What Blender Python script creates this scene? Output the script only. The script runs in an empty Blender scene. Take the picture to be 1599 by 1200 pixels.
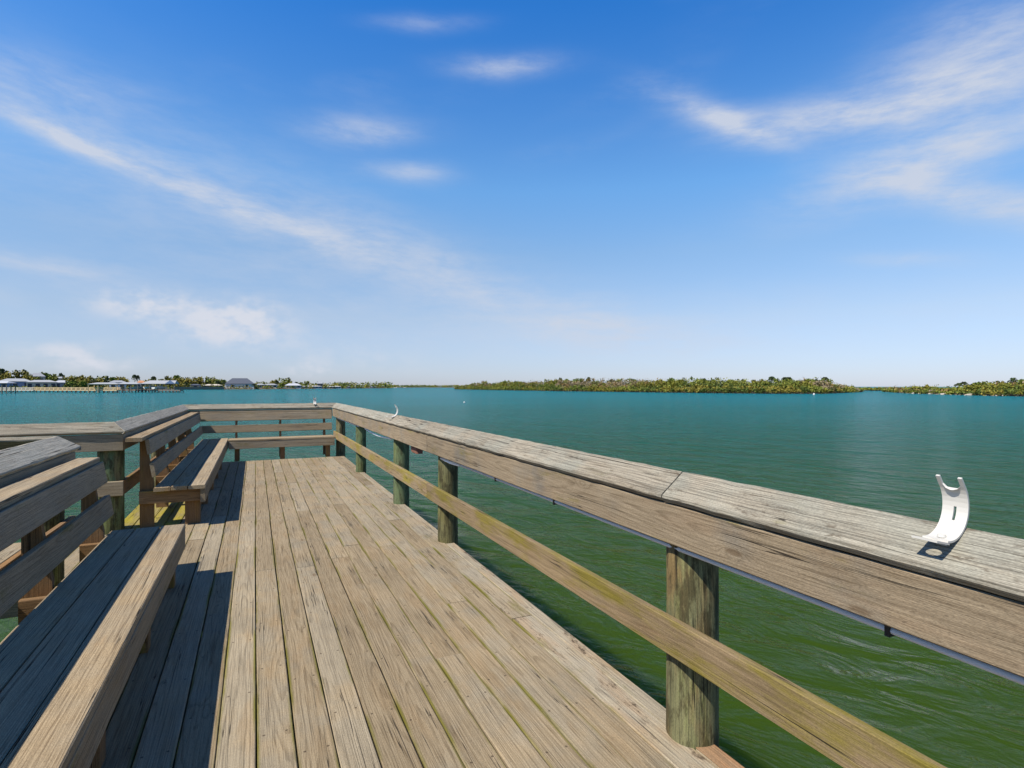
import bpy, bmesh, math, random
from mathutils import Vector, Matrix, Euler
random.seed(7)
R = math.radians
S = bpy.context.scene
COL = S.collection

# ------------------------------------------------------------------ camera, sky, sun, exposure
F_PX, CX, CY, EYE = 880.0, 799.5, 604.0, 1.45      # photo: 1599 x 1200; deck top is z = 0
YAW = math.atan((CX - 398.0) / F_PX)
cd = bpy.data.cameras.new('camera'); cam = bpy.data.objects.new('camera', cd); COL.objects.link(cam)
cd.sensor_width = 36.0; cd.lens = F_PX / 1599.0 * 36.0
cd.shift_y = 4.0 / 1599.0
cd.clip_start = 0.05; cd.clip_end = 30000.0
cam.location = (0, 0, EYE); cam.rotation_euler = (R(90), 0, -YAW)
S.camera = cam
WATER = -1.5
SUN_TRAVEL = Vector((0.76, 0.19, -1.0)).normalized()
SUN_EL = math.asin(-SUN_TRAVEL.z)
SUN_AZ = math.atan2(-SUN_TRAVEL.x, -SUN_TRAVEL.y)
SKY_STRENGTH = 0.064
SUN_STRENGTH = 5.0
S.cycles.caustics_reflective = False; S.cycles.caustics_refractive = False
S.cycles.max_bounces = 6; S.cycles.diffuse_bounces = 3; S.cycles.glossy_bounces = 2
S.view_settings.view_transform = 'Standard'
S.view_settings.look = 'None'
S.view_settings.exposure = 0.5
S.view_settings.gamma = 1.0
S.view_settings.use_curve_mapping = False
sd = bpy.data.lights.new('sun', 'SUN'); sun = bpy.data.objects.new('sun', sd); COL.objects.link(sun)
sd.energy = SUN_STRENGTH; sd.angle = R(0.5); sd.color = (1.0, 0.93, 0.82)
sun.rotation_euler = SUN_TRAVEL.to_track_quat('-Z', 'Y').to_euler()
sun.location = (-20, -3, 30)

# ------------------------------------------------------------------ node expression helper
class NT:
    def __init__(s, tree): s.t = tree
    def node(s, typ, **kw):
        n = s.t.nodes.new(typ)
        for k, v in kw.items(): setattr(n, k, v)
        return n
    def put(s, sock, v):
        if isinstance(v, X): v = v.o
        if isinstance(v, bpy.types.NodeSocket): s.t.links.new(v, sock)
        else: sock.default_value = v
    def m(s, op, a, b=0.0, c=0.0, clamp=False):
        n = s.node('ShaderNodeMath', operation=op, use_clamp=clamp)
        s.put(n.inputs[0], a); s.put(n.inputs[1], b)
        if len(n.inputs) > 2: s.put(n.inputs[2], c)
        return X(s, n.outputs[0])
    def xyz(s, a, b, c):
        n = s.node('ShaderNodeCombineXYZ')
        for i, v in enumerate((a, b, c)): s.put(n.inputs[i], v)
        return X(s, n.outputs[0])
    def sep(s, v):
        n = s.node('ShaderNodeSeparateXYZ'); s.put(n.inputs[0], v)
        return [X(s, o) for o in n.outputs]
    def noise(s, vec, scale=1.0, detail=3.0, rough=0.5, dist=0.0, color=False):
        n = s.node('ShaderNodeTexNoise'); s.put(n.inputs['Vector'], vec)
        n.inputs['Scale'].default_value = scale; n.inputs['Detail'].default_value = detail
        n.inputs['Roughness'].default_value = rough; n.inputs['Distortion'].default_value = dist
        return X(s, n.outputs['Color' if color else 'Fac'])
    def mix(s, f, a, b, blend='MIX'):
        n = s.node('ShaderNodeMix', data_type='RGBA', blend_type=blend)
        s.put(n.inputs['Factor'], f)
        for sock, v in ((n.inputs[6], a), (n.inputs[7], b)):
            if isinstance(v, tuple) and len(v) == 3: v = (*v, 1.0)
            s.put(sock, v)
        return X(s, n.outputs[2])
    def smooth(s, x, a, b):
        n = s.node('ShaderNodeMapRange', interpolation_type='SMOOTHSTEP')
        s.put(n.inputs[0], x); n.inputs[1].default_value = a; n.inputs[2].default_value = b
        return X(s, n.outputs[0])
class X:
    def __init__(s, nt, o): s.n, s.o = nt, o
    def __add__(s, b): return s.n.m('ADD', s, b)
    __radd__ = __add__
    def __sub__(s, b): return s.n.m('SUBTRACT', s, b)
    def __rsub__(s, b): return s.n.m('SUBTRACT', b, s)
    def __mul__(s, b): return s.n.m('MULTIPLY', s, b)
    __rmul__ = __mul__
    def __truediv__(s, b): return s.n.m('DIVIDE', s, b)
    def f(s, op, b=0.0): return s.n.m(op, s, b)

# ------------------------------------------------------------------ sky with thin cirrus (fixed in world directions)
W = bpy.data.worlds.new('World'); S.world = W; W.use_nodes = True
wt = W.node_tree; wt.nodes.clear(); N = NT(wt)
sky = N.node('ShaderNodeTexSky', sky_type='NISHITA')
sky.sun_disc = False; sky.sun_elevation = SUN_EL; sky.sun_rotation = SUN_AZ % (2 * math.pi)
sky.altitude = 0; sky.air_density = 1.0; sky.dust_density = 0.1; sky.ozone_density = 2.0
tc = N.node('ShaderNodeTexCoord')
dx, dy, dz = N.sep(tc.outputs['Generated'])
az = N.m('ARCTAN2', dx, dy); el = dz.f('ARCSINE')
wn = N.noise(tc.outputs['Generated'], 4.0, 2, 0.55, color=True); wx, wy, wz = N.sep(wn)
azw = az + (wx - 0.5) * 0.05
elw = el + (wy - 0.5) * 0.03
# fibrous streak noise, stretched along azimuth and slightly sheared
str_v = N.xyz(azw * 3.4, elw * 13.0 + azw * 0.6, wz * 1.2)
streak = N.noise(str_v, 2.6, 6, 0.64)
def azel(u, v):
    k = (u - CX) / F_PX; mm = (CY - v) / F_PX
    return YAW + math.atan(k), math.atan(mm / math.sqrt(1 + k * k)), k
def blob(u, v, ru, rv, ang, amp):
    a, e, k = azel(u, v)
    c, s_ = math.cos(R(-ang)), math.sin(R(-ang))
    da = (azw - a) * (1 + k * k); de = (elw - e) * (math.sqrt(1 + k * k) / math.cos(e) ** 2) + da * (math.tan(e) * k / math.sqrt(1 + k * k))
    p = (da * c + de * s_) * (F_PX / ru); r = (de * c - da * s_) * (F_PX / rv)
    return N.m('EXPONENT', (p * p + r * r) * -1.0) * amp
CLOUDS = [(790, 103, 75, 17, 0, .75), (570, 202, 80, 22, 2, .7), (640, 265, 60, 16, 4, .6), (665, 35, 75, 14, 0, .35),
    (1125, 188, 100, 24, 22, .9), (1310, 178, 190, 34, -10, .95), (1530, 95, 190, 80, -24, .85),
    (1450, 250, 230, 46, -20, .95), (1560, 315, 150, 30, 8, 1.0), (1420, 405, 90, 12, 0, .4),
    (110, 218, 190, 15, 24, .85), (400, 335, 260, 26, 24, .66), (720, 432, 260, 44, 22, .55), (60, 130, 170, 36, 12, .45),
    (60, 412, 130, 18, 9, .65), (330, 330, 400, 110, 20, .34), (960, 515, 150, 30, 8, .5), (800, 520, 900, 60, 0, .25)]
LOW = [(215, 470, 80, 22, 0, .7), (375, 506, 75, 38, 0, .85), (290, 495, 150, 44, 10, .55), (95, 552, 85, 22, 0, .85),
       (170, 568, 70, 14, 0, .6), (478, 582, 40, 16, 10, .7), (560, 560, 160, 30, 8, .4)]
hi = None
for c_ in CLOUDS:
    b = blob(*c_); hi = b if hi is None else hi + b
lo = None
for c_ in LOW:
    b = blob(*c_); lo = b if lo is None else lo + b
# the same kind of thin cirrus all round the sky
allround = N.smooth(N.noise(N.xyz(azw * 1.3 + elw * 1.0, elw * 5.0 - azw * 1.2, 3.1), 1.6, 2, 0.5), 0.52, 0.86) * 0.3
fine = N.smooth(streak, 0.22, 0.80)
cover = hi * (fine * 0.85 + 0.30) * 0.88 + allround * fine * 0.6
puff = N.smooth(N.noise(N.xyz(az * 14.0, el * 22.0, 0.0), 1.5, 3, 0.55), 0.30, 0.66)
low = N.smooth(lo * (puff * 0.7 + 0.30), 0.05, 1.05) * 0.92 * N.smooth(el, 0.0, 0.02)
cover = cover * N.smooth(el, 0.0, 0.03)
# clear subtropical air: deeper blue overhead, cooler at the horizon (same all round the compass)
ramp = N.node('ShaderNodeValToRGB'); N.put(ramp.inputs[0], dz)
els = ramp.color_ramp.elements
for i_, (p_, c_) in enumerate(((0.0, (.72, .86, 1.40)), (.117, (1.24, 1.22, 1.38)), (.225, (1.28, 1.48, 1.64)), (.326, (1.12, 1.72, 2.08)), (.56, (.34, 1.34, 2.36)), (1.0, (.36, .58, .98)))):
    e_ = els[i_] if i_ < 2 else els.new(p_)
    e_.position = p_; e_.color = (c_[0] / 2.4, c_[1] / 2.4, c_[2] / 2.4, 1)
mulc = N.node('ShaderNodeVectorMath', operation='MULTIPLY'); N.put(mulc.inputs[0], sky.outputs[0]); N.put(mulc.inputs[1], ramp.outputs[0])
scl = N.node('ShaderNodeVectorMath', operation='SCALE'); N.put(scl.inputs[0], mulc.outputs[0]); scl.inputs['Scale'].default_value = 2.4
skyc = N.mix(N.m('MINIMUM', cover, 0.88), scl.outputs[0], (6.9, 7.4, 8.5))
skyc = N.mix(N.m('MINIMUM', low, 0.9), skyc, (7.7, 8.0, 8.9))
bg = N.node('ShaderNodeBackground'); bg.inputs['Strength'].default_value = SKY_STRENGTH
N.put(bg.inputs['Color'], skyc)
wo = N.node('ShaderNodeOutputWorld'); wt.links.new(bg.outputs[0], wo.inputs[0])
W.cycles.sampling_method = 'MANUAL'; W.cycles.sample_map_resolution = 512

# ------------------------------------------------------------------ materials
def new_mat(name):
    m = bpy.data.materials.new(name); m.use_nodes = True
    t = m.node_tree; t.nodes.clear(); n = NT(t)
    b = n.node('ShaderNodeBsdfPrincipled'); o = n.node('ShaderNodeOutputMaterial')
    t.links.new(b.outputs[0], o.inputs[0])
    return m, n, b
def plain(name, col, rough=0.6, var=0.12, scale=3.0, spec=0.3, metal=0.0):
    m, n, b = new_mat(name)
    tcn = n.node('ShaderNodeTexCoord')
    k = n.noise(tcn.outputs['Object'], scale, 4, 0.6)
    lo_ = tuple(max(0, c * (1 - var * 2)) for c in col); hi_ = tuple(min(1, c * (1 + var * 2)) for c in col)
    n.put(b.inputs['Base Color'], n.mix(k, lo_, hi_))
    b.inputs['Roughness'].default_value = rough; b.inputs['Specular IOR Level'].default_value = spec
    b.inputs['Metallic'].default_value = metal
    return m

def wood(name, light, dark, grey, warm, grey_amt=0.5, warm_amt=0.25, algae=0.0, algae_col=(0.17, 0.16, 0.03),
         edge=0.0, half=0.07, ring=0.0058, crack=0.8, contrast=1.0, screws=False, bump=0.5, spots=0.0, long_axis='X', var=0.18, swirl=1.0, mottle=0.0):
    """weathered softwood: growth rings cut by the board's faces, fibres, checks, knots, stains; long axis local X"""
    m, n, b = new_mat(name)
    tcn = n.node('ShaderNodeTexCoord'); oi = n.node('ShaderNodeObjectInfo')
    rnd = X(n, oi.outputs['Random'])
    x, y, z = n.sep(tcn.outputs['Object'])
    if long_axis == 'Z': x, z = z, x
    r2 = (rnd * 91.7).f('FRACT'); r3 = (rnd * 37.3).f('FRACT'); r4 = (rnd * 173.1).f('FRACT')
    xo = x + rnd * 40.0
    P = n.xyz(xo, y + r2 * 5.0, z + r3 * 5.0)
    # knots
    kv = n.node('ShaderNodeTexVoronoi', feature='F1'); kv.inputs['Scale'].default_value = 1.0
    n.put(kv.inputs['Vector'], n.xyz(xo * 2.1, (y + r2 * 3.0) * 7.0, (z + r3 * 3.0) * 3.0))
    kd = X(n, kv.outputs['Distance'])
    kc = n.sep(kv.outputs['Color'])[0]
    has = n.m('GREATER_THAN', kc, 0.78)
    kpush = n.m('EXPONENT', kd * kd * -45.0) * has
    kcore = n.m('MULTIPLY', n.smooth(kd, 0.11, 0.06), has)
    # rings
    w1 = n.noise(n.xyz(xo * 0.7, y * 4.0 + r2 * 9, z * 4.0), 1.0, 1, 0.5)
    w2 = n.noise(n.xyz(xo * 4.0, y * 22.0, z * 22.0 + r3 * 9), 1.0, 3, 0.55)
    yy = y + (r2 - 0.5) * 0.14 + (w1 - 0.5) * (0.07 * swirl)
    zz = z - 0.03 - r3 * 0.10 + (w1 - 0.5) * (0.05 * swirl)
    rr = (yy * yy + zz * zz).f('SQRT') + (w2 - 0.5) * (0.006 * swirl) + kpush * 0.022
    ph = rr * (1.0 / ring)
    saw = ph.f('FRACT')
    late = n.smooth(saw, 0.45, 0.92) * n.smooth(saw, 1.0, 0.95)
    # fibres and checks
    fib = n.noise(n.xyz(xo * 6.0, y * 380.0, z * 380.0), 1.0, 2, 0.6)
    fib2 = n.noise(n.xyz(xo * 1.2, y * 120.0, z * 120.0), 1.0, 2, 0.65)
    ck = n.noise(n.xyz(xo * 0.55 + 7.0, y * 40.0, z * 40.0), 1.0, 2, 0.5)
    ckm = n.smooth((ck - 0.5).f('ABSOLUTE'), 0.013, 0.003) * n.smooth(n.noise(n.xyz(xo * 0.9, y * 14.0 + 31.0, z * 14.0), 1.0, 2, 0.5), 0.50, 0.60)
    blot = n.noise(P, 3.0, 3, 0.65); blot2 = n.noise(n.xyz(xo * 2.0 + 11.0, y * 9.0, z * 9.0), 1.0, 3, 0.65)
    speck = n.noise(n.xyz(xo * 60.0, y * 150.0, z * 150.0), 1.0, 1, 0.7)
    g = late * 0.32 * contrast + (fib - 0.5) * 1.9 * contrast + (fib2 - 0.5) * 1.1 * contrast + 0.26
    g = n.m('MULTIPLY_ADD', g, 1.0, 0.0, clamp=True)
    c = n.mix(g, light, dark)
    c = n.mix(n.smooth(blot + (r4 - 0.5) * 0.35, 0.38, 0.68) * grey_amt, c, n.mix(g, grey, tuple(v * 0.45 for v in grey)))
    c = n.mix(n.smooth(blot2 + (r3 - 0.5) * 0.2, 0.53, 0.72) * warm_amt, c, n.mix(g, warm, tuple(v * 0.45 for v in warm)))
    if spots:
        sp = n.smooth(n.noise(n.xyz(xo * 9.0, y * 26.0, z * 26.0), 1.0, 5, 0.75), 0.54, 0.66) * n.smooth(blot2, 0.40, 0.62)
        c = n.mix(sp * spots, c, (0.085, 0.06, 0.04))
    if algae:
        am = n.smooth(n.noise(n.xyz(xo * 1.6, y * 7.0 + 3.0, z * 7.0), 1.0, 5, 0.68), 0.62 - 0.22 * algae, 0.74 - 0.1 * algae)
        c = n.mix(am * min(1.0, 0.55 + 0.4 * algae), c, n.mix(g, algae_col, tuple(v * 0.5 for v in algae_col)))
    if mottle:
        mo = n.smooth(n.noise(n.xyz(xo * 5.0, y * 16.0, z * 16.0), 1.0, 4, 0.7), 0.47, 0.60)
        c = n.mix(mo * mottle, c, (0.05, 0.043, 0.022))
    if edge:
        em = n.smooth(y.f('ABSOLUTE'), half - 0.016, half - 0.001) * n.smooth(n.noise(n.xyz(xo * 1.1, y * 2.0, r4 * 9.0), 1.0, 4, 0.6), 0.46, 0.62)
        c = n.mix(em * edge, c, (0.16, 0.15, 0.015))
    c = n.mix(kcore * 0.6, c, (0.15, 0.095, 0.055))
    c = n.mix(n.smooth(speck, 0.66, 0.76) * 0.35, c, tuple(v * 0.35 for v in dark))
    c = n.mix(ckm * crack, c, (0.025, 0.02, 0.015))
    if screws:
        sx = (((x + r2 * 0.61) / 0.61).f('FRACT') - 0.5) * 0.61
        sy = y.f('ABSOLUTE') - 0.044
        sdist = (sx * sx + sy * sy).f('SQRT')
        sc = n.smooth(sdist, 0.0068, 0.0045)
        c = n.mix(sc * 0.7, c, (0.045, 0.03, 0.02))
    grit = n.noise(n.xyz(xo * 130.0, y * 420.0, z * 420.0), 1.0, 1, 0.5)
    geo = n.node('ShaderNodeNewGeometry')
    wear = n.noise(geo.outputs['Position'], 1.1, 3, 0.6)
    tint = n.m('MULTIPLY_ADD', r4, 2 * var, 1.0 - var) * ((grit - 0.5) * 0.9 + 1.0) * ((wear - 0.5) * 0.55 + 1.0)
    mv = n.node('ShaderNodeMix', data_type='RGBA', blend_type='MULTIPLY'); mv.inputs['Factor'].default_value = 1.0
    n.put(mv.inputs[6], c); n.put(mv.inputs[7], n.xyz(tint * 0.71, tint * 0.69, tint * 0.62))
    n.put(b.inputs['Base Color'], mv.outputs[2])
    b.inputs['Roughness'].default_value = 0.85; b.inputs['Specular IOR Level'].default_value = 0.18
    h = fib * 0.5 + fib2 * 0.4 + ckm * -1.6 + speck * 0.25
    bp = n.node('ShaderNodeBump'); bp.inputs['Strength'].default_value = bump; bp.inputs['Distance'].default_value = 0.004
    n.put(bp.inputs['Height'], h); n.t.links.new(bp.outputs[0], b.inputs['Normal'])
    return m

M = {}
M['deck'] = wood('deck_wood', (0.44, 0.355, 0.245), (0.17, 0.125, 0.075), (0.37, 0.325, 0.255), (0.42, 0.28, 0.145), 0.75, 0.3,
                 edge=0.9, half=0.070, screws=True, crack=0.85, algae=0.0)
M['deck_edge'] = wood('deck_edge_wood', (0.44, 0.36, 0.25), (0.19, 0.14, 0.09), (0.42, 0.38, 0.31), (0.42, 0.26, 0.14), 0.7, 0.35,
                 algae=0.3, edge=0.9, half=0.07, screws=True, spots=1.0)
M['deck_algae'] = wood('deck_algae_wood', (0.36, 0.30, 0.12), (0.16, 0.13, 0.05), (0.30, 0.26, 0.15), (0.38, 0.27, 0.08), 0.3, 0.3,
                 algae=1.0, algae_col=(0.42, 0.36, 0.03), edge=0.9)
M['cap'] = wood('cap_wood', (0.43, 0.39, 0.33), (0.145, 0.125, 0.10), (0.37, 0.375, 0.34), (0.40, 0.32, 0.235), 0.7, 0.3,
                crack=1.0, contrast=1.25, spots=0.75, bump=0.9, ring=0.009, algae=0.05)
M['cap_brightened'] = wood('brightened_cap_wood', (0.74, 0.68, 0.58), (0.31, 0.28, 0.24), (0.68, 0.66, 0.58), (0.64, 0.56, 0.45), 0.6, 0.2,  # cap wood for the left rails, extra sunlight painted into its lighter colour
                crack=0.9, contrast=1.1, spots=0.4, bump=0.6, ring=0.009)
M['rail'] = wood('rail_wood', (0.42, 0.34, 0.25), (0.18, 0.135, 0.09), (0.31, 0.28, 0.245), (0.43, 0.29, 0.19), 0.95, 0.28,
                 algae=0.28, algae_col=(0.30, 0.25, 0.06), crack=0.9, ring=0.006)
M['lower'] = wood('lower_rail_wood', (0.40, 0.30, 0.19), (0.18, 0.13, 0.075), (0.33, 0.28, 0.21), (0.42, 0.27, 0.15), 0.4, 0.35,
                  algae=0.80, algae_col=(0.31, 0.26, 0.035), crack=0.9, ring=0.006)
M['seat'] = wood('seat_wood', (0.47, 0.37, 0.25), (0.20, 0.14, 0.085), (0.41, 0.355, 0.28), (0.50, 0.31, 0.14), 0.55, 0.5, crack=1.0,
                 contrast=1.1, ring=0.008)
M['bench'] = wood('bench_wood', (0.44, 0.36, 0.26), (0.18, 0.14, 0.095), (0.38, 0.335, 0.28), (0.36, 0.24, 0.13), 0.6, 0.3,
                  algae=0.2, algae_col=(0.22, 0.19, 0.04), crack=0.8)
M['brown'] = wood('support_wood', (0.34, 0.20, 0.10), (0.15, 0.085, 0.045), (0.26, 0.19, 0.13), (0.44, 0.24, 0.09), 0.4, 0.5,
                  algae=0.25, algae_col=(0.30, 0.24, 0.03), crack=0.9)
M['stain'] = wood('rust_stained_wood', (0.38, 0.22, 0.12), (0.19, 0.105, 0.055), (0.34, 0.25, 0.165), (0.40, 0.19, 0.085), 0.5, 0.5, crack=0.6)
def pile_mat(name, g1, g2, algae):
    return wood(name, g1, g2, (0.26, 0.27, 0.16), (0.33, 0.20, 0.09), 0.6, 0.55, algae=algae, algae_col=(0.24, 0.28, 0.10), crack=1.0,
                contrast=1.3, ring=0.013, bump=0.7, spots=0.6, long_axis='Z', swirl=2.2, mottle=0.72)
M['pile_olive'] = pile_mat('piling_olive', (0.22, 0.205, 0.095), (0.045, 0.037, 0.02), 0.5)
M['pile_green'] = pile_mat('piling_green', (0.19, 0.27, 0.15), (0.07, 0.10, 0.05), 0.6)
M['pile_dark'] = pile_mat('piling_dark', (0.20, 0.17, 0.10), (0.06, 0.05, 0.03), 0.3)
M['plastic'] = plain('white_plastic', (0.52, 0.50, 0.45), 0.45, 0.03, 20, 0.4)
M['conduit'] = plain('grey_conduit', (0.62, 0.63, 0.66), 0.4, 0.06, 8, 0.4)
M['cable'] = plain('white_cable', (0.82, 0.82, 0.82), 0.4, 0.04, 8, 0.4)
M['black'] = plain('black_plastic', (0.02, 0.02, 0.02), 0.5, 0.1, 8)
M['rust'] = plain('rusty_metal', (0.17, 0.075, 0.05), 0.85, 0.45, 40)

# water: green over the shallows by the pier, bluer out in the channel
def water_mat():
    m, n, b = new_mat('water')
    geo = n.node('ShaderNodeNewGeometry'); pos = geo.outputs['Position']
    px, py, pz = n.sep(pos)
    dist = ((px - 1.5) * (px - 1.5) + (py - 4.0) * (py - 4.0)).f('SQRT')
    big = n.noise(n.xyz(px * 0.012, py * 0.03, 0.0), 1.0, 4, 0.55)
    ld = n.m('LOGARITHM', dist + 1.0, 10.0) + (big - 0.5) * 0.45
    shallow = (0.025, 0.050, 0.0055); mid = (0.0085, 0.062, 0.040); deep = (0.004, 0.118, 0.140)
    c = n.mix(n.smooth(ld, 0.75, 1.6), shallow, mid)
    c = n.mix(n.smooth(ld, 1.35, 2.35), c, deep)
    # wind from the left: crests lie roughly along the pier, three sizes of ripple
    u = px * 0.93 + py * 0.37; v = py * 0.93 - px * 0.37
    a = n.noise(n.xyz(u * 0.55, v * 0.28, 0.3), 1.0, 2, 0.5, 0.6)
    a2 = n.noise(n.xyz(u * 1.9, v * 0.95, 2.3), 1.0, 3, 0.55, 0.8)
    a3 = n.noise(n.xyz(u * 7.5, v * 4.2, 7.3), 1.0, 3, 0.6, 0.5)
    h = a * 0.31 + a2 * 0.14 + a3 * 0.022
    bp = n.node('ShaderNodeBump'); bp.inputs['Strength'].default_value = 1.0; bp.inputs['Distance'].default_value = 1.0
    n.put(bp.inputs['Height'], h)
    # body colour under a thin surface reflection
    dif = n.node('ShaderNodeSubsurfaceScattering', falloff='BURLEY'); n.put(dif.inputs['Color'], c); n.t.links.new(bp.outputs[0], dif.inputs['Normal'])
    dif.inputs['Scale'].default_value = 1.0; dif.inputs['Radius'].default_value = (0.7, 0.9, 0.7)
    gl = n.node('ShaderNodeBsdfGlossy'); gl.inputs['Roughness'].default_value = 0.06; n.t.links.new(bp.outputs[0], gl.inputs['Normal'])
    fr_ = n.node('ShaderNodeFresnel'); fr_.inputs['IOR'].default_value = 1.333; n.t.links.new(bp.outputs[0], fr_.inputs['Normal'])
    mx = n.node('ShaderNodeMixShader'); n.put(mx.inputs[0], X(n, fr_.outputs[0]) * 0.40)
    n.t.links.new(dif.outputs[0], mx.inputs[1]); n.t.links.new(gl.outputs[0], mx.inputs[2])
    out = [q for q in n.t.nodes if q.type == 'OUTPUT_MATERIAL'][0]
    n.t.links.new(mx.outputs[0], out.inputs[0]); n.t.nodes.remove(b)
    return m
M['water'] = water_mat()

def leaf_mat():
    m, n, b = new_mat('foliage')
    at = n.node('ShaderNodeAttribute', attribute_name='tint'); oi = n.node('ShaderNodeObjectInfo')
    geo = n.node('ShaderNodeNewGeometry')
    k = n.noise(geo.outputs['Position'], 0.9, 3, 0.6)
    f = k * 0.7 + 0.65
    mv = n.node('ShaderNodeMix', data_type='RGBA', blend_type='MULTIPLY'); mv.inputs['Factor'].default_value = 1.0
    n.put(mv.inputs[6], at.outputs['Color']); n.put(mv.inputs[7], n.xyz(f, f, f))
    n.put(b.inputs['Base Color'], mv.outputs[2])
    b.inputs['Roughness'].default_value = 0.7; b.inputs['Specular IOR Level'].default_value = 0.2
    return m
M['leaf'] = leaf_mat()
M['bark'] = plain('bark', (0.16, 0.12, 0.09), 0.9, 0.25, 6)
M['soil'] = plain('shore_soil', (0.10, 0.085, 0.06), 0.95, 0.3, 0.4)
M['sand'] = plain('shore_sand', (0.42, 0.37, 0.30), 0.95, 0.2, 0.6)

# ------------------------------------------------------------------ object helpers
def link(o, parent=None):
    COL.objects.link(o)
    if parent is not None: o.parent = parent
    return o
def tag(o, label=None, cat=None, group=None, kind=None):
    if label: o['label'] = label
    if cat: o['category'] = cat
    if group: o['group'] = group
    if kind: o['kind'] = kind
    return o
def empty(name, loc=(0, 0, 0), **kw):
    o = bpy.data.objects.new(name, None); o.location = loc; o.empty_display_size = 0.2
    COL.objects.link(o); return tag(o, **kw)
def mesh_obj(name, bm, mat, parent=None, loc=None, smooth=False):
    me = bpy.data.meshes.new(name); bm.normal_update(); bm.to_mesh(me); bm.free()
    if smooth:
        for p in me.polygons: p.use_smooth = True
    me.materials.append(mat)
    o = bpy.data.objects.new(name, me); link(o, parent)
    if loc is not None: o.location = loc
    return o
def world_place(o, mat):
    par = o.parent
    base = par.matrix_basis.copy() if par else Matrix()
    g = par.parent if par else None
    while g: base = g.matrix_basis @ base; g = g.parent
    o.matrix_basis = base.inverted() @ mat

def board_mesh(L, w, t, seed, ch=0.004, wob=0.0015, skew0=0.0, skew1=0.0, segs=None):
    rg = random.Random(seed)
    bm = bmesh.new()
    segs = segs or max(2, min(12, int(L / 0.5)))
    a, b_ = w / 2, t / 2
    prof = [(-a + ch, -b_), (a - ch, -b_), (a, -b_ + ch), (a, b_ - ch), (a - ch, b_), (-a + ch, b_), (-a, b_ - ch), (-a, -b_ + ch)]
    rings = []
    for i in range(segs + 1):
        f = i / segs; oy = rg.uniform(-wob, wob) * (0.6 if wob > 0.003 else 1.0); oz = rg.uniform(-wob, wob) * (0.3 if wob > 0.003 else 0.6)
        ring = []
        for (y, z) in prof:
            x = f * L + (skew0 * y * (1 - f) if i == 0 else 0) + (skew1 * y if i == segs else 0)
            jy = rg.uniform(-wob, wob) * 0.5
            ring.append(bm.verts.new((x, y + oy + jy, z + oz + (rg.uniform(-wob, wob) * 0.25 if wob > 0.003 else 0))))
        rings.append(ring)
    for i in range(segs):
        for j in range(8):
            k = (j + 1) % 8
            bm.faces.new((rings[i][j], rings[i + 1][j], rings[i + 1][k], rings[i][k]))
    bm.faces.new(rings[0]); bm.faces.new(list(reversed(rings[-1])))
    bmesh.ops.recalc_face_normals(bm, faces=bm.faces)
    return bm
_seed = [100]
def board(name, parent, p0, p1, wdir, w, t, mat, **kw):
    """a sawn board from p0 to p1 (centre line); wdir = direction of its width"""
    _seed[0] += 1
    p0 = Vector(p0); p1 = Vector(p1); ex = (p1 - p0); L = ex.length; ex.normalize()
    ez = ex.cross(Vector(wdir)).normalized(); ey = ez.cross(ex)
    o = mesh_obj(name, board_mesh(L, w, t, _seed[0], **kw), M[mat], parent)
    mt = Matrix((ex, ey, ez)).transposed().to_4x4(); mt.translation = p0
    world_place(o, mt)
    return o
def poly_prism(bm, pts, d):
    """prism over a closed 3D polygon, extruded by vector d"""
    a = [bm.verts.new(p) for p in pts]; b_ = [bm.verts.new(Vector(p) + Vector(d)) for p in pts]
    n = len(pts); bm.faces.new(a); bm.faces.new(list(reversed(b_)))
    for i in range(n): bm.faces.new((a[i], b_[i], b_[(i + 1) % n], a[(i + 1) % n]))
    bmesh.ops.recalc_face_normals(bm, faces=bm.faces)
def box(bm, x0, x1, y0, y1, z0, z1):
    poly_prism(bm, [(x0, y0, z0), (x1, y0, z0), (x1, y1, z0), (x0, y1, z0)], (0, 0, z1 - z0))
def tube(bm, pts, r, seg=8):
    rings = []
    pts = [Vector(p) for p in pts]
    for i, p in enumerate(pts):
        d = (pts[min(i + 1, len(pts) - 1)] - pts[max(i - 1, 0)]).normalized()
        s = d.cross(Vector((0, 0, 1)))
        s = s.normalized() if s.length > 1e-4 else Vector((1, 0, 0))
        q = s.cross(d)
        rr = r[i] if isinstance(r, (list, tuple)) else r
        rings.append([bm.verts.new(p + (s * math.cos(2 * math.pi * j / seg) + q * math.sin(2 * math.pi * j / seg)) * rr) for j in range(seg)])
    for i in range(len(rings) - 1):
        for j in range(seg):
            k = (j + 1) % seg
            bm.faces.new((rings[i][j], rings[i][k], rings[i + 1][k], rings[i + 1][j]))
    bm.faces.new(rings[0]); bm.faces.new(list(reversed(rings[-1])))
    bmesh.ops.recalc_face_normals(bm, faces=bm.faces)
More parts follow.
